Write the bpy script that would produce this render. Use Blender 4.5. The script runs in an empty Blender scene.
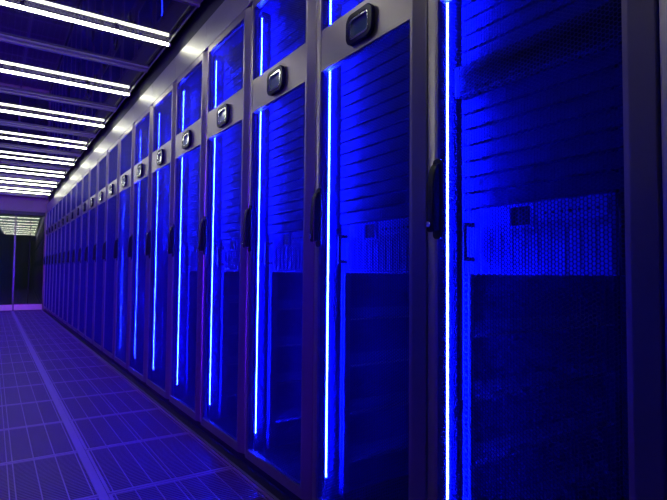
import bpy, bmesh, math
from mathutils import Matrix, Vector

# ------------------------------------------------------------------ camera, world, exposure
SC = bpy.context.scene
COL = SC.collection
F_PX, YAW, PITCH, ROLL, CAM_H = 511.74, 0.5890, 0.0436, 0.0095, 0.8975
fwd = Vector((math.sin(YAW) * math.cos(PITCH), math.cos(YAW) * math.cos(PITCH), math.sin(PITCH)))
rgt = Vector((math.cos(YAW), -math.sin(YAW), 0))
upv = rgt.cross(fwd)
r2 = rgt * math.cos(ROLL) + upv * math.sin(ROLL)
u2 = upv * math.cos(ROLL) - rgt * math.sin(ROLL)
cd = bpy.data.cameras.new('camera')
cam = bpy.data.objects.new('camera', cd)
COL.objects.link(cam)
cd.sensor_width = 36.0
cd.lens = F_PX / 667.0 * 36.0
cd.clip_start = 0.02
cam.matrix_world = Matrix(((r2.x, u2.x, -fwd.x, 0), (r2.y, u2.y, -fwd.y, 0), (r2.z, u2.z, -fwd.z, CAM_H), (0, 0, 0, 1)))
SC.camera = cam
w = bpy.data.worlds.new('world')
SC.world = w
w.use_nodes = True
w.node_tree.nodes['Background'].inputs[0].default_value = (0.002, 0.002, 0.004, 1)
w.node_tree.nodes['Background'].inputs[1].default_value = 1.0
SC.view_settings.view_transform = 'Standard'
SC.view_settings.look = 'None'
SC.view_settings.gamma = 1.0
SC.view_settings.use_curve_mapping = False
SC.view_settings.exposure = 0.0
SC.cycles.use_denoising = True
SC.cycles.max_bounces = 8
SC.cycles.diffuse_bounces = 4
SC.cycles.glossy_bounces = 4
SC.cycles.transmission_bounces = 6
SC.cycles.sample_clamp_indirect = 3.0
SC.cycles.caustics_reflective = False
SC.cycles.caustics_refractive = False

TUBE_COLOR, TUBE_POWER = (0.95, 1.0, 0.74), 16.0
LED_COLOR, LED_POWER = (0.0026, 0.0080, 1.0), 1500.0
VIOLET_COLOR, VIOLET_POWER = (0.11, 0.004, 1.0), 2100.0  # strips of the unseen facing row, added to tint floor and door frames violet

# ------------------------------------------------------------------ helpers
def material(name, color, rough=0.5, metal=0.0, spec=0.5, ior=1.5, emit=None, power=0.0, vary=0.08, scale=18.0, trans=0.0, stretch=(1, 1, 1)):
    m = bpy.data.materials.new(name)
    m.use_nodes = True
    nt = m.node_tree
    b = nt.nodes['Principled BSDF']
    b.inputs['Base Color'].default_value = (*color, 1)
    b.inputs['Roughness'].default_value = rough
    b.inputs['Metallic'].default_value = metal
    b.inputs['Specular IOR Level'].default_value = spec
    b.inputs['IOR'].default_value = ior
    b.inputs['Transmission Weight'].default_value = trans
    if emit:
        b.inputs['Emission Color'].default_value = (*emit, 1)
        b.inputs['Emission Strength'].default_value = power
    elif vary > 0:
        tc = nt.nodes.new('ShaderNodeTexCoord')
        mp = nt.nodes.new('ShaderNodeMapping')
        mp.inputs['Scale'].default_value = stretch
        nz = nt.nodes.new('ShaderNodeTexNoise')
        nz.inputs['Scale'].default_value = scale
        nz.inputs['Detail'].default_value = 3
        cr = nt.nodes.new('ShaderNodeMix')
        cr.data_type = 'RGBA'
        cr.inputs[6].default_value = (*[c * (1 - vary) for c in color], 1)
        cr.inputs[7].default_value = (*[min(1, c * (1 + vary)) for c in color], 1)
        mr = nt.nodes.new('ShaderNodeMapRange')
        mr.inputs['To Min'].default_value = max(0.0, rough - vary * 0.5)
        mr.inputs['To Max'].default_value = min(1.0, rough + vary * 0.5)
        L = nt.links.new
        L(tc.outputs['Object'], mp.inputs['Vector'])
        L(mp.outputs['Vector'], nz.inputs['Vector'])
        L(nz.outputs['Fac'], cr.inputs[0])
        L(cr.outputs[2], b.inputs['Base Color'])
        L(nz.outputs['Fac'], mr.inputs['Value'])
        L(mr.outputs['Result'], b.inputs['Roughness'])
    return m


M = dict(
    door=material('satin_grey_paint', (0.38, 0.325, 0.36), 0.38, 0.92, 0.5, vary=0.02),  # slight violet tint in the grey stands in for violet aisle light
    fascia=material('satin_fascia_paint', (0.42, 0.39, 0.39), 0.39, 0.85, 0.5),
    mesh=material('blue_tinted_perforated_steel', (0.018, 0.015, 0.13), 0.5, 0.0, 0.12, vary=0.0),  # blue base colour stands in for strip light scattered by the webs
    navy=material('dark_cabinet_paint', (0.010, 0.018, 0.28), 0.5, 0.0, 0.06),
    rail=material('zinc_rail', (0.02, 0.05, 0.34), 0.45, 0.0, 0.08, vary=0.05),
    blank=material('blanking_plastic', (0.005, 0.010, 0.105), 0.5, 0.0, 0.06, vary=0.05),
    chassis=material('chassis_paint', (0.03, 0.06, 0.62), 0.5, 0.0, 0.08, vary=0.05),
    black=material('black_plastic', (0.008, 0.008, 0.012), 0.42, 0.0, 0.3, vary=0.05),
    cable=material('dark_cable_panel', (0.003, 0.004, 0.035), 0.6, 0.0, 0.06, vary=0.05),
    rubber=material('black_rubber', (0.008, 0.008, 0.012), 0.8, 0.0, 0.2, vary=0.0),
    chrome=material('chrome', (0.80, 0.80, 0.80), 0.12, 1.0, vary=0.02),
    bezel=material('navy_gloss_bezel', (0.006, 0.003, 0.03), 0.25, 0.0, 0.10, vary=0.0),
    screen=material('teal_display_glass', (0.05, 0.13, 0.14), 0.12, 0.0, 0.6, vary=0.0),
    floor=material('violet_tinted_floor', (0.25, 0.125, 0.27), 0.45, 0.1, 0.25, vary=0.12, scale=9),  # violet of the aisle light put into the floor's base colour
    slat=material('violet_tinted_steel', (0.11, 0.045, 0.125), 0.42, 0.1, 0.25, vary=0.12, scale=9),  # same violet aisle light mixed into the slat colour
    pit=material('dark_underfloor', (0.012, 0.010, 0.016), 0.8, vary=0.1),
    ceil=material('smoked_ceiling_sheet', (0.020, 0.018, 0.030), 0.025, 0.0, 0.5, ior=1.55, vary=0.02, scale=3),
    beam=material('aluminium_profile', (0.20, 0.19, 0.20), 0.38, 0.4, 0.5, vary=0.06),
    header=material('matt_header_panel', (0.24, 0.23, 0.14), 0.6, 0.0, 0.3, vary=0.06),
    trim=material('dark_edge_profile', (0.014, 0.012, 0.02), 0.5, 0.0, 0.5),
    wall=material('matt_dark_wall', (0.16, 0.15, 0.17), 0.6, vary=0.05),
    far=material('green_grey_wall', (0.16, 0.22, 0.21), 0.7, vary=0.1, scale=2),
    pale=material('violet_offset_paint', (0.80, 0.90, 0.40), 0.45, 0.0, vary=0.04),  # yellowish base colour offsets the violet light, imitating white light on the plate
    glass=material('door_glass', (0.80, 0.88, 0.86), 0.0, trans=1.0, ior=1.9, vary=0.0),
    tube=material('lit_tube', (0.9, 0.9, 0.9), 0.5, emit=TUBE_COLOR, power=TUBE_POWER),
    led=material('lit_blue_strip', (0.5, 0.5, 0.9), 0.5, emit=LED_COLOR, power=LED_POWER),
    violet=material('added_violet_strip', (0.5, 0.5, 0.9), 0.5, emit=VIOLET_COLOR, power=VIOLET_POWER),
    white=material('white_plastic', (0.7, 0.7, 0.68), 0.4, vary=0.02),
)


class MB:
    """collects shapes into one mesh"""
    def __init__(s):
        s.v, s.f, s.sm = [], [], []

    def box(s, a, b):
        n = len(s.v)
        (x0, y0, z0), (x1, y1, z1) = a, b
        s.v += [(x0, y0, z0), (x1, y0, z0), (x1, y1, z0), (x0, y1, z0), (x0, y0, z1), (x1, y0, z1), (x1, y1, z1), (x0, y1, z1)]
        for q in ((0, 3, 2, 1), (4, 5, 6, 7), (0, 1, 5, 4), (1, 2, 6, 5), (2, 3, 7, 6), (3, 0, 4, 7)):
            s.f.append([n + i for i in q])
            s.sm.append(False)
        return s

    def prism(s, poly, lo, hi, axis='z', smooth=False):
        """poly is 2-D, extruded along axis: z -> (x,y); y -> (x,z); x -> (y,z)"""
        def P(p, t):
            return {'z': (p[0], p[1], t), 'y': (p[0], t, p[1]), 'x': (t, p[0], p[1])}[axis]
        n, k = len(s.v), len(poly)
        s.v += [P(p, lo) for p in poly] + [P(p, hi) for p in poly]
        for i in range(k):
            j = (i + 1) % k
            s.f.append([n + i, n + j, n + k + j, n + k + i])
            s.sm.append(smooth)
        s.f.append([n + i for i in range(k)][::-1]); s.sm.append(False)
        s.f.append([n + k + i for i in range(k)]); s.sm.append(False)
        return s

    def ring(s, outer, inner, lo, hi):
        """frame between two loops of (y,z), extruded along x"""
        n, k = len(s.v), len(outer)
        s.v += [(lo, *p) for p in outer] + [(lo, *p) for p in inner] + [(hi, *p) for p in outer] + [(hi, *p) for p in inner]
        for i in range(k):
            j = (i + 1) % k
            for q in ((i, j, k + j, k + i), (2 * k + i, 3 * k + i, 3 * k + j, 2 * k + j), (i, 2 * k + i, 2 * k + j, j), (k + i, k + j, 3 * k + j, 3 * k + i)):
                s.f.append([n + t for t in q]); s.sm.append(False)
        return s

    def cyl(s, p, q, r, n=12):
        p, q = Vector(p), Vector(q)
        d = (q - p).normalized()
        a = d.orthogonal().normalized()
        b = d.cross(a)
        m = len(s.v)
        for c in (p, q):
            for i in range(n):
                t = 2 * math.pi * i / n
                s.v.append(tuple(c + a * (r * math.cos(t)) + b * (r * math.sin(t))))
        for i in range(n):
            j = (i + 1) % n
            s.f.append([m + i, m + j, m + n + j, m + n + i]); s.sm.append(True)
        s.f.append([m + i for i in range(n)][::-1]); s.sm.append(False)
        s.f.append([m + n + i for i in range(n)]); s.sm.append(False)
        return s

    def mesh(s, name, mat, bevel=0.0, recalc=True):
        me = bpy.data.meshes.new(name)
        me.from_pydata(s.v, [], s.f)
        me.materials.append(M[mat])
        for p, t in zip(me.polygons, s.sm):
            p.use_smooth = t
        if recalc or bevel:
            bm = bmesh.new(); bm.from_mesh(me)
            bmesh.ops.recalc_face_normals(bm, faces=bm.faces)
            if bevel:
                bmesh.ops.bevel(bm, geom=bm.edges[:], offset=bevel, segments=1, affect='EDGES', clamp_overlap=True)
            bm.to_mesh(me); bm.free()
        me.update()
        return me


def put(name, me, parent=None, loc=(0, 0, 0), label=None):
    o = bpy.data.objects.new(name, me)
    COL.objects.link(o)
    o.location = loc
    if parent:
        o.parent = parent
    if label:
        o['label'] = label
    return o


def thing(name, label, cat, loc=(0, 0, 0), group=None):
    o = put(name, None, None, loc)
    o.empty_display_size = 0.1
    o['label'] = label
    o['category'] = cat
    if group:
        o['group'] = group
    return o


def struct(name, me, label=None, loc=(0, 0, 0)):
    o = put(name, me, None, loc, label)
    o['kind'] = 'structure'
    return o


def rounded(cy, cz, hy, hz, r, n=5):
    pts = []
    for sx, sz, a0 in ((1, 1, 0), (-1, 1, 90), (-1, -1, 180), (1, -1, 270)):
        for i in range(n + 1):
            t = math.radians(a0 + 90 * i / n)
            pts.append((cy + sx * (hy - r) + r * math.cos(t), cz + sz * (hz - r) + r * math.sin(t)))
    return pts


ORD = ['', 'first', 'second', 'third', 'fourth', 'fifth', 'sixth', 'seventh', 'eighth', 'ninth', 'tenth', 'eleventh', 'twelfth',
       'thirteenth', 'fourteenth', 'fifteenth', 'sixteenth', 'seventeenth', 'eighteenth', 'nineteenth', 'twentieth', 'twenty-first',
       'twenty-second', 'twenty-third', 'twenty-fourth']

# ------------------------------------------------------------------ main measures (metres)
DX = 0.993            # plane of the rack doors
Y0, PITCH_Y = 0.44, 0.60
K0, K1 = -2, 20       # racks built
END = Y0 + PITCH_Y * (K1 + 1)      # 13.04: the glass doors
BACK = Y0 + PITCH_Y * K0 - 1.2
LEFT = -0.83
CEIL = 2.466
EDGE = 0.972          # where the floor tiles stop at the racks

# ------------------------------------------------------------------ floor: perforated raised tiles
fl = struct('floor', MB().box((LEFT - 1.2, BACK, -0.12), (DX + 1.3, END + 4.2, -0.07)).mesh('floor', 'pit'), 'dark void under the perforated raised floor')
TP = 0.6
SEAM = 0.400
frame_mb = MB()
e = 0.004
w1, w2 = 0.018, 0.030
frame_mb.box((e, e, -0.028), (w1, TP - e, 0)).box((TP - w1, e, -0.028), (TP - e, TP - e, 0))
frame_mb.box((w1, e, -0.028), (TP - w1, 0.016, 0)).box((w1, TP - 0.016, -0.028), (TP - w1, TP - e, 0))
FR = frame_mb.mesh('tile_frame', 'floor')
rib = MB().box((-0.0022, 0.016, -0.026), (0.0022, TP - 0.016, 0.0)).mesh('rib', 'floor')
RIBS = (0.030, 0.115, 0.203, 0.289, 0.311, 0.397, 0.485, 0.570)
sl = MB()
N = 34
for i in range(N):
    y = 0.016 + (TP - 0.032) * (i + 0.5) / N
    sl.box((w1, y - 0.0042, -0.022), (TP - w1, y + 0.0042, -0.0015))
SL = sl.mesh('slats', 'slat')
strip = MB().box((-0.016, 0, -0.03), (0.016, TP, 0.0008)).mesh('joint_strip', 'floor')
xs = [SEAM + 0.014 - 0.628 * i for i in (0, 1, 2, 3)]
rows = range(-6, int((END - Y0) / TP + 0.5) + 1)
for j in range(-4, 21):
    y = Y0 + TP * j
    for i in range(3):
        x = SEAM + 0.015 - 0.615 * i
        wide = EDGE - 0.012 - x if i == 0 else TP
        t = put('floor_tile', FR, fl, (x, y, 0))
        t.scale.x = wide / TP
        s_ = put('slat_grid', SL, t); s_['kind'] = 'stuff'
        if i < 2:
            for rx in RIBS:
                put('rib', rib, t, (rx, 0, 0))
    for i in range(3):
        put('joint_strip', strip, fl, (SEAM - 0.615 * i, y, 0))
put('edge_strip', MB().box((EDGE - 0.012, BACK, -0.05), (EDGE, END, 0.002)).mesh('edge_strip', 'beam'), fl)
put('floor_margin', MB().box((EDGE, BACK, -0.06), (DX + 1.2, END, -0.002)).mesh('floor_margin', 'pit'), fl)
put('floor_margin', MB().box((LEFT - 1.2, BACK, -0.06), (SEAM - 0.615 * 2 - 0.016, END, -0.002)).mesh('floor_margin', 'floor'), fl)

# ------------------------------------------------------------------ ceiling: glossy sheets between cross profiles
ce = struct('ceiling', MB().box((LEFT - 1.2, BACK, CEIL + 0.16), (DX + 1.3, END + 0.1, CEIL + 0.22)).mesh('ceiling', 'trim'), 'dark glossy ceiling sheets over the aisle')
CX1 = 0.962
yb = 4.07 - 1.2 * 6
nb = 0
while yb < END + 0.3:
    lo, hi = max(yb + 0.045, BACK), min(yb + 1.2 - 0.045, END)
    if hi > lo:
        put('ceiling_panel', MB().box((LEFT, lo, CEIL), (CX1, hi, CEIL + 0.02)).mesh('ceiling_panel', 'ceil'), ce)
    if yb > BACK and yb < END:
        put('cross_profile', MB().box((LEFT, yb - 0.045, CEIL - 0.012), (CX1, yb + 0.045, CEIL + 0.028)).box((LEFT, yb - 0.012, CEIL - 0.030), (CX1, yb + 0.012, CEIL - 0.012)).mesh('cross_profile', 'beam', 0.002), ce)
    yb += 1.2
put('edge_rail', MB().box((CX1, BACK, CEIL - 0.010), (CX1 + 0.004, END, CEIL + 0.14)).mesh('edge_rail', 'beam'), ce)
put('edge_profile', MB().box((CX1 + 0.004, BACK, CEIL + 0.10), (DX + 0.06, END, CEIL + 0.16)).mesh('edge_profile', 'trim'), ce)

# ------------------------------------------------------------------ bulkhead over the racks, one panel for each rack
tr = struct('trim_1', MB().box((DX + 0.03, BACK, 2.20), (DX + 0.05, END, CEIL + 0.16)).mesh('bulkhead', 'trim'), 'grey bulkhead between rack tops and ceiling')
fp = MB().box((0, 0.0015, 2.186), (0.02, 0.5985, 2.350)).mesh('fascia_panel', 'fascia', 0.0015)
for k in range(K0, K1 + 1):
    put('fascia_panel', fp, tr, (DX + 0.002, Y0 + PITCH_Y * k, 0))

tr2 = struct('trim_2', MB().box((LEFT - 0.05, BACK, 2.20), (LEFT - 0.03, END, CEIL + 0.16)).mesh('bulkhead', 'trim'), 'grey bulkhead over the facing racks')
for k in range(K0, K1 + 1):
    put('fascia_panel', fp, tr2, (LEFT - 0.022, Y0 + PITCH_Y * k, 0))

# ------------------------------------------------------------------ walls
struct('wall_left', MB().box((LEFT - 1.3, BACK - 0.1, -0.12), (LEFT - 1.2, END + 4.2, CEIL + 0.16)).mesh('wall_left', 'wall'), 'plain dark wall behind the facing racks')
struct('wall_back', MB().box((LEFT - 1.2, BACK - 0.1, -0.12), (DX + 1.3, BACK, CEIL + 0.16)).mesh('wall_back', 'wall'), 'plain dark wall closing the aisle')
struct('wall_right', MB().box((DX + 1.2, BACK, -0.06), (DX + 1.3, END + 4.2, CEIL + 0.16)).mesh('wall_right', 'wall'), 'plain dark wall behind the racks')

# end wall: header, glass leaves, posts, kick plates
we = struct('wall_end', MB().box((LEFT, END, 2.165), (DX + 1.2, END + 0.06, CEIL + 0.16)).box((LEFT - 1.2, END, 0.0), (LEFT, END + 0.06, CEIL + 0.16)).box((EDGE - 0.006, END, 0.0), (DX + 1.2, END + 0.06, 2.165)).mesh('wall_end', 'header'), 'grey header panel above the glass doors')
put('track_rail', MB().box((LEFT, END - 0.03, 2.085), (EDGE - 0.006, END + 0.03, 2.165)).mesh('track_rail', 'trim', 0.004), we)
MULL = 0.41
LW = 0.555
for i in range(3):
    x0, x1 = MULL + LW * (1 - i) - LW, MULL + LW * (1 - i)
    if i == 2:
        x0 = LEFT + 0.03
    d = struct('door_%d' % (i + 1), None, 'clear sliding glass leaf at the end of the aisle' if i else 'clear sliding glass leaf beside the last rack')
    d.location = (x0, END, 0)
    d.rotation_euler.z = math.radians(-1.33)
    W = x1 - x0
    put('glass_pane', MB().box((0.018, 0.006, 0.135), (W - 0.018, 0.016, 2.085)).mesh('glass_pane', 'glass'), d)
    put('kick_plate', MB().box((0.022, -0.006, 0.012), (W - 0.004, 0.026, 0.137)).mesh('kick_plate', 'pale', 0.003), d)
    put('door_stile', MB().box((-0.018, -0.010, 0.004), (0.018, 0.032, 2.085)).mesh('door_stile', 'beam', 0.004), d)
    if i == 0:
        put('glass_joint', MB().box((0.272, 0.004, 0.137), (0.284, 0.018, 2.085)).mesh('glass_joint', 'black'), d)
# lobby behind the glass
struct('wall_lobby', MB().box((LEFT - 1.2, END + 4.0, -0.07), (DX + 1.2, END + 4.1, CEIL + 0.16)).mesh('wall_lobby', 'far'), 'dim wall of the room behind the glass doors')
lc = struct('ceiling_lobby', MB().box((LEFT - 1.2, END + 0.1, CEIL + 0.16), (DX + 1.3, END + 4.2, CEIL + 0.22)).mesh('ceiling_lobby', 'far'), 'dim ceiling of the room behind the glass doors')

# ------------------------------------------------------------------ server racks
# local axes of a rack: x = depth behind the door plane, y = along the row from its near edge, z = up
DB, DT = 0.048, 2.180           # door bottom / top
WIN = ((0.088, 1.639), (1.793, 2.141))
S0, S1 = 0.056, 0.540
prof = [(0.026, 0.003), (0.017, 0.003), (0.0140, 0.0048), (0.0008, 0.0425), (0.0, 0.046), (0.0, S0), (0.026, S0)]
mirror = [(x, 0.6 - y) for x, y in prof]


def stile(poly):
    b = MB()
    b.prism(poly, DB, DT, 'z')
    return b


door_mb = stile(prof)
far_mb = stile(mirror)
off = len(door_mb.v)
door_mb.v += far_mb.v
door_mb.f += [[i + off for i in q] for q in far_mb.f]
door_mb.sm += far_mb.sm
for z0, z1 in ((DB, WIN[0][0]), (WIN[0][1], WIN[1][0]), (WIN[1][1], DT)):
    door_mb.box((0, S0, z0), (0.024, S1, z1))
DOOR = door_mb.mesh('door', 'door')


def perforated(z0, z1, p=0.0094, wall=0.0015, t=0.0016):
    """sheet with hexagonal holes, clipped to the window: every web has its own faces and thickness"""
    dx = p * math.sqrt(3) / 2
    nc = int(math.ceil((S1 - S0) / dx)) + 1
    nr = int(math.ceil((z1 - z0) / p)) + 1
    V, Fc, idx = [], [], {}
    R, r = p / math.sqrt(3), (p - wall) / math.sqrt(3)

    def vid(x, y, z):
        key = (round(x, 6), round(y, 6), round(z, 6))
        if key not in idx:
            idx[key] = len(V)
            V.append((x, min(max(y, S0 - 0.001), S1 + 0.001), min(max(z, z0 - 0.001), z1 + 0.001)))
        return idx[key]
    cs = [(math.cos(math.radians(60 * i)), math.sin(math.radians(60 * i))) for i in range(6)]
    for c in range(nc):
        cy = S0 + c * dx
        for q in range(nr + 1):
            cz = z0 + q * p + (p / 2 if c % 2 else 0) - p / 2
            if cz > z1 + p * 0.5:
                continue
            o = [vid(0.0, cy + R * a, cz + R * b) for a, b in cs]
            n = [vid(0.0, cy + r * a, cz + r * b) for a, b in cs]
            m = [vid(t, cy + r * a, cz + r * b) for a, b in cs]
            for i in range(6):
                j = (i + 1) % 6
                Fc.append((o[i], o[j], n[j], n[i]))
                Fc.append((n[i], n[j], m[j], m[i]))
    me = bpy.data.meshes.new('perforated_panel')
    me.from_pydata(V, [], Fc)
    me.materials.append(M['mesh'])
    me.update()
    return me


PERF = [perforated(*z) for z in WIN]
PERF_X = 0.008

BASE = MB().box((0.026, 0.001, 0.0), (1.04, 0.599, 0.046)).mesh('plinth', 'trim')
TOPC = MB().box((0.045, 0.001, 2.150), (1.04, 0.599, 2.182)).mesh('top_cover', 'navy')
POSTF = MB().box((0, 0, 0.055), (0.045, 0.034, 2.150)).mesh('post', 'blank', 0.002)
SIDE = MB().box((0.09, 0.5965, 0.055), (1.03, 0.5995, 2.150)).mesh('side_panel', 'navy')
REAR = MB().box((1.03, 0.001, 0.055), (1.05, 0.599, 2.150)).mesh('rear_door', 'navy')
LEDM = MB().box((0.0475, 0.5535, 0.150), (0.0515, 0.5575, 2.112)).mesh('led_strip', 'led')
LEDO = MB().box((0.0475, 0.5535, 0.150), (0.0515, 0.5575, 2.112)).mesh('led_strip', 'white')
LEDV = MB().box((0.0475, 0.5535, 0.150), (0.0515, 0.5575, 2.112)).mesh('led_strip', 'violet')
LEDC = MB().box((0.044, 0.558, 0.140), (0.056, 0.563, 2.120)).mesh('led_channel', 'blank')

# mounting rail with square holes
rm = MB()
ry0, ry1, hh = 0.0, 0.026, 0.0095
zr0, zr1, hp = 0.075, 2.140, 0.015875
rm.box((0, ry0, zr0), (0.0022, 0.0082, zr1)).box((0, ry1 - 0.0082, zr0), (0.0022, ry1, zr1))
z = zr0
while z + hp < zr1:
    rm.box((0, 0.0082, z), (0.0022, ry1 - 0.0082, z + hp - hh))
    z += hp
rm.box((0.0022, ry0, zr0), (0.045, ry0 + 0.002, zr1))
RAIL = rm.mesh('mounting_rail', 'rail')
rmm = MB(); rmm.v = [(x, -y, z_) for x, y, z_ in rm.v]; rmm.f = rm.f; rmm.sm = rm.sm
RAIL2 = rmm.mesh('mounting_rail', 'rail')

U = 0.04445
BLANK = MB().box((0, 0.058, 0.0035), (0.012, 0.542, U - 0.0035)).mesh('blanking_panel', 'blank', 0.0015)
sr = MB().box((0.13, 0.586, 0.0), (0.90, 0.589, 0.042)).box((0.13, 0.548, -0.003), (0.90, 0.589, 0.0))
SRF = sr.mesh('support_rail', 'rail')
srn = MB(); srn.v = [(x, 0.6 - y, z_) for x, y, z_ in sr.v]; srn.f = sr.f; srn.sm = sr.sm
SRN = srn.mesh('support_rail', 'rail')
SHELF_Z = [0.895 - 0.1778 * i for i in range(5)]

# handle on the far stile: base plate, curved lever, lock
HY = 0.541
hpl = MB().prism([(p[0], p[1]) for p in rounded(HY, 1.097, 0.0165, 0.108, 0.012, 4)], -0.006, 0.0005, 'x').mesh('handle_plate', 'black', 0.001)
lev = MB()
side = [(-0.006, 1.012), (-0.030, 1.006), (-0.034, 1.016), (-0.034, 1.060), (-0.032, 1.130), (-0.027, 1.168), (-0.018, 1.186), (-0.006, 1.192)]
lev.prism(side, HY - 0.013, HY + 0.013, 'y')
LEV = lev.mesh('lever', 'black', 0.003)
LOCK = MB().cyl((-0.034, HY, 1.026), (-0.040, HY, 1.026), 0.008, 14).mesh('lock', 'chrome')

# status display in the middle of the door band
BC = (0.290, 1.712)
BEZ = MB().ring(rounded(*BC, 0.072, 0.053, 0.032, 7), rounded(*BC, 0.052, 0.035, 0.016, 7), -0.016, 0.0).mesh('display_bezel', 'bezel', 0.0025)
LIP = MB().ring(rounded(*BC, 0.0525, 0.0355, 0.016, 7), rounded(*BC, 0.0455, 0.0285, 0.011, 7), -0.0150, -0.0035).mesh('chrome_lip', 'chrome', 0.0012)
SCR = MB().prism(rounded(*BC, 0.0458, 0.0288, 0.011, 7), -0.0045, 0.0, 'x').mesh('screen', 'screen')

WORKTOP = 1.0728       # blanking panels start above the 4U bay


def make_rack(k, facing=False):
    n = K1 + 1 - k
    if n == 1:
        lab = 'grey server rack with perforated door directly beside the glass end doors'
    else:
        lab = 'grey server rack with perforated door, %s from the glass end doors' % ORD[n]
    if k == 0:
        lab += ', black cable panel inside'
    if facing:
        lab = '%s grey server rack in the facing row, %s from the glass doors' % ('violet-lit' if k >= 0 else 'unlit', ORD[n])
    r = thing('server_rack', lab, 'server rack', (DX, Y0 + PITCH_Y * k, 0), 'server racks in the facing row' if facing else 'server racks in one row')
    if facing:
        r.location = (LEFT, Y0 + PITCH_Y * (k + 1), 0)
        r.rotation_euler.z = math.pi
    put('plinth', BASE, r)
    put('top_cover', TOPC, r)
    for x, y in ((0.050, 0.003), (0.050, 0.563), (0.93, 0.003), (0.93, 0.562)):
        put('post', POSTF, r, (x, y, 0))
    put('side_panel', SIDE, r)
    put('rear_door', REAR, r)
    d = put('door', DOOR, r)
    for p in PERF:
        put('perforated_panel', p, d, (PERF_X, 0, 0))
    h = put('handle_plate', hpl, r, label='black swing handle')
    put('lever', LEV, h)
    put('lock', LOCK, h, label='chrome lock')
    b = put('display_bezel', BEZ, r, label='navy display bezel with chrome lip')
    put('chrome_lip', LIP, b)
    put('screen', SCR, b)
    if facing and k < 0:
        put('led_strip', LEDO, r, label='unlit light strip')
    else:
        put('led_strip', LEDV if facing else LEDM, r, label='added violet light strip, out of view' if facing else 'glowing blue light strip')
    put('led_channel', LEDC, r)
    put('mounting_rail', RAIL, r, (0.104, 0.050, 0))
    put('mounting_rail', RAIL2, r, (0.104, 0.550, 0))
    z, i = WORKTOP, 0
    while z + U < 2.148:
        if not (k == 0 and i in (7, 8)):
            put('blanking_panel', BLANK, r, (0.0905, 0, z))
        z += U
        i += 1
    if k <= 6:
        for z in SHELF_Z:
            put('support_rail', SRF, r, (0, 0, z))
            put('support_rail', SRN, r, (0, 0, z))
    return r


for k in range(K0, K1 + 1):
    make_rack(k)
    make_rack(k, True)

# black cable panel bolted in the rack beside the camera
z = WORKTOP + 7 * U
cp = thing('cable_panel', 'black brush cable panel standing proud among blanking panels', 'cable panel', (DX, Y0, 0))
put('panel_body', MB().box((0.066, 0.050, z + 0.002), (0.102, 0.547, z + 2 * U - 0.002)).mesh('panel_body', 'cable', 0.003), cp)
for zz in (z + 0.022, z + 0.066):
    put('brush', MB().box((0.058, 0.075, zz - 0.010), (0.066, 0.53, zz + 0.010)).mesh('brush', 'cable', 0.002), cp)

# ------------------------------------------------------------------ one 4U chassis in each of the nearer racks
CZ = 0.8955
CH = 0.1765
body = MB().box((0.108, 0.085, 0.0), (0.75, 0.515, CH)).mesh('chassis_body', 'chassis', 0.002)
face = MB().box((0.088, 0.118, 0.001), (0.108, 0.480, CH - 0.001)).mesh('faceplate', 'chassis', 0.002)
ear = MB().box((0.098, 0.0, 0.001), (0.1035, 0.060, CH - 0.001)).mesh('ear', 'blank', 0.001)
hnd = MB().box((0.060, -0.006, 0.035), (0.068, 0.006, 0.140)).box((0.068, -0.006, 0.035), (0.098, 0.006, 0.047)).box((0.068, -0.006, 0.128), (0.098, 0.006, 0.140)).mesh('handle', 'black', 0.002)
winm = MB().box((0.083, 0.318, 0.121), (0.0882, 0.372, 0.168)).mesh('window', 'black')
wfr = MB().ring(rounded(0.345, 0.1445, 0.036, 0.030, 0.004, 2), rounded(0.345, 0.1445, 0.028, 0.023, 0.003, 2), 0.080, 0.0882).mesh('window_frame', 'chassis')
bar = MB().box((0.080, 0.128, 0.128), (0.0882, 0.300, 0.168)).mesh('control_strip', 'chassis', 0.002)
btn = MB().cyl((0.078, 0, 0), (0.0885, 0, 0), 0.0035, 8).mesh('button', 'black')
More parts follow.
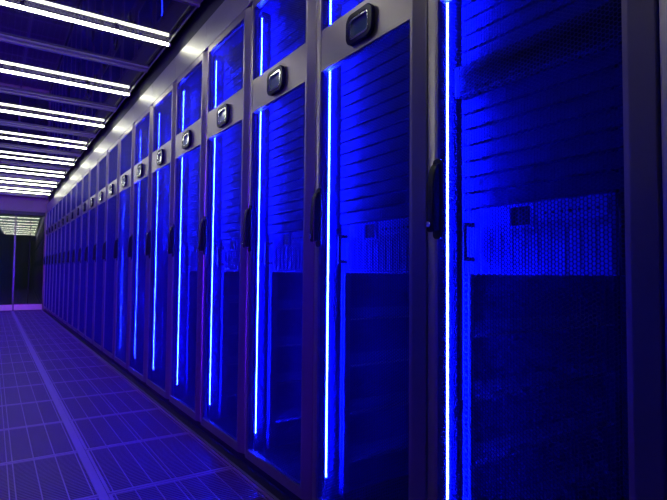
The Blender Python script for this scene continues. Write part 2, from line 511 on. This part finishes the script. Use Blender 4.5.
bay = MB().box((0.084, 0, 0.012), (0.0882, 0.030, 0.108)).mesh('drive_bay', 'chassis', 0.0015)
for k in range(-1, 5):
    n = K1 + 1 - k
    s_ = thing('server_unit', 'pale boxy server with side handles inside the %s rack from the glass end doors' % ORD[n], 'server', (DX, Y0 + PITCH_Y * k, CZ), 'servers in the racks')
    put('chassis_body', body, s_)
    put('faceplate', face, s_)
    for y in (0.058, 0.482):
        put('ear', ear, s_, (0, y, 0))
    for y in (0.092, 0.508):
        put('handle', hnd, s_, (0, y, 0))
    wn = put('window_frame', wfr, s_)
    put('window', winm, wn)
    cs_ = put('control_strip', bar, s_)
    for i in range(7):
        put('button', btn, cs_, (0, 0.150 + 0.021 * i, 0.146))
    for i in range(10):
        put('drive_bay', bay, s_, (0, 0.124 + 0.0352 * i, 0))

# ------------------------------------------------------------------ ceiling lights: bare tubes across the aisle
TZ, TX1, TX0 = 2.433, 0.952, -0.20
tube = MB().cyl((TX0, 0, 0), (TX1, 0, 0), 0.0108, 16).mesh('tube', 'tube')
cap = MB().cyl((0, 0, 0), (0.014, 0, 0), 0.0118, 16).mesh('end_cap', 'white')
clip = MB().box((-0.012, -0.010, 0.011), (0.012, 0.010, CEIL - TZ)).mesh('clip', 'trim', 0.001)
for i in range(-3, 8):
    n = 8 - i
    t = thing('ceiling_light', ('glowing white tube light across the ceiling, %s from the glass end doors' % ORD[n]), 'tube light', (0, 3.47 + 1.2 * i, TZ), 'tube lights across the aisle')
    put('tube', tube, t)
    put('end_cap', cap, t, (TX1, 0, 0))
    put('end_cap', cap, t, (TX0 - 0.014, 0, 0))
    for x in (0.62, 0.10):
        put('clip', clip, t, (x, 0, 0))

# added lamp, hidden by the header, to brighten the room behind the glass
t = thing('ceiling_light', 'added unseen tube light brightening the room behind the glass end doors', 'tube light', (0, END + 1.2, CEIL + 0.12))
put('tube', MB().cyl((-0.5, 0, 0), (0.9, 0, 0), 0.0125, 16).mesh('tube', 'tube'), t)
put('housing', MB().box((-0.52, -0.02, 0.012), (0.92, 0.02, 0.04)).mesh('housing', 'white', 0.002), t)
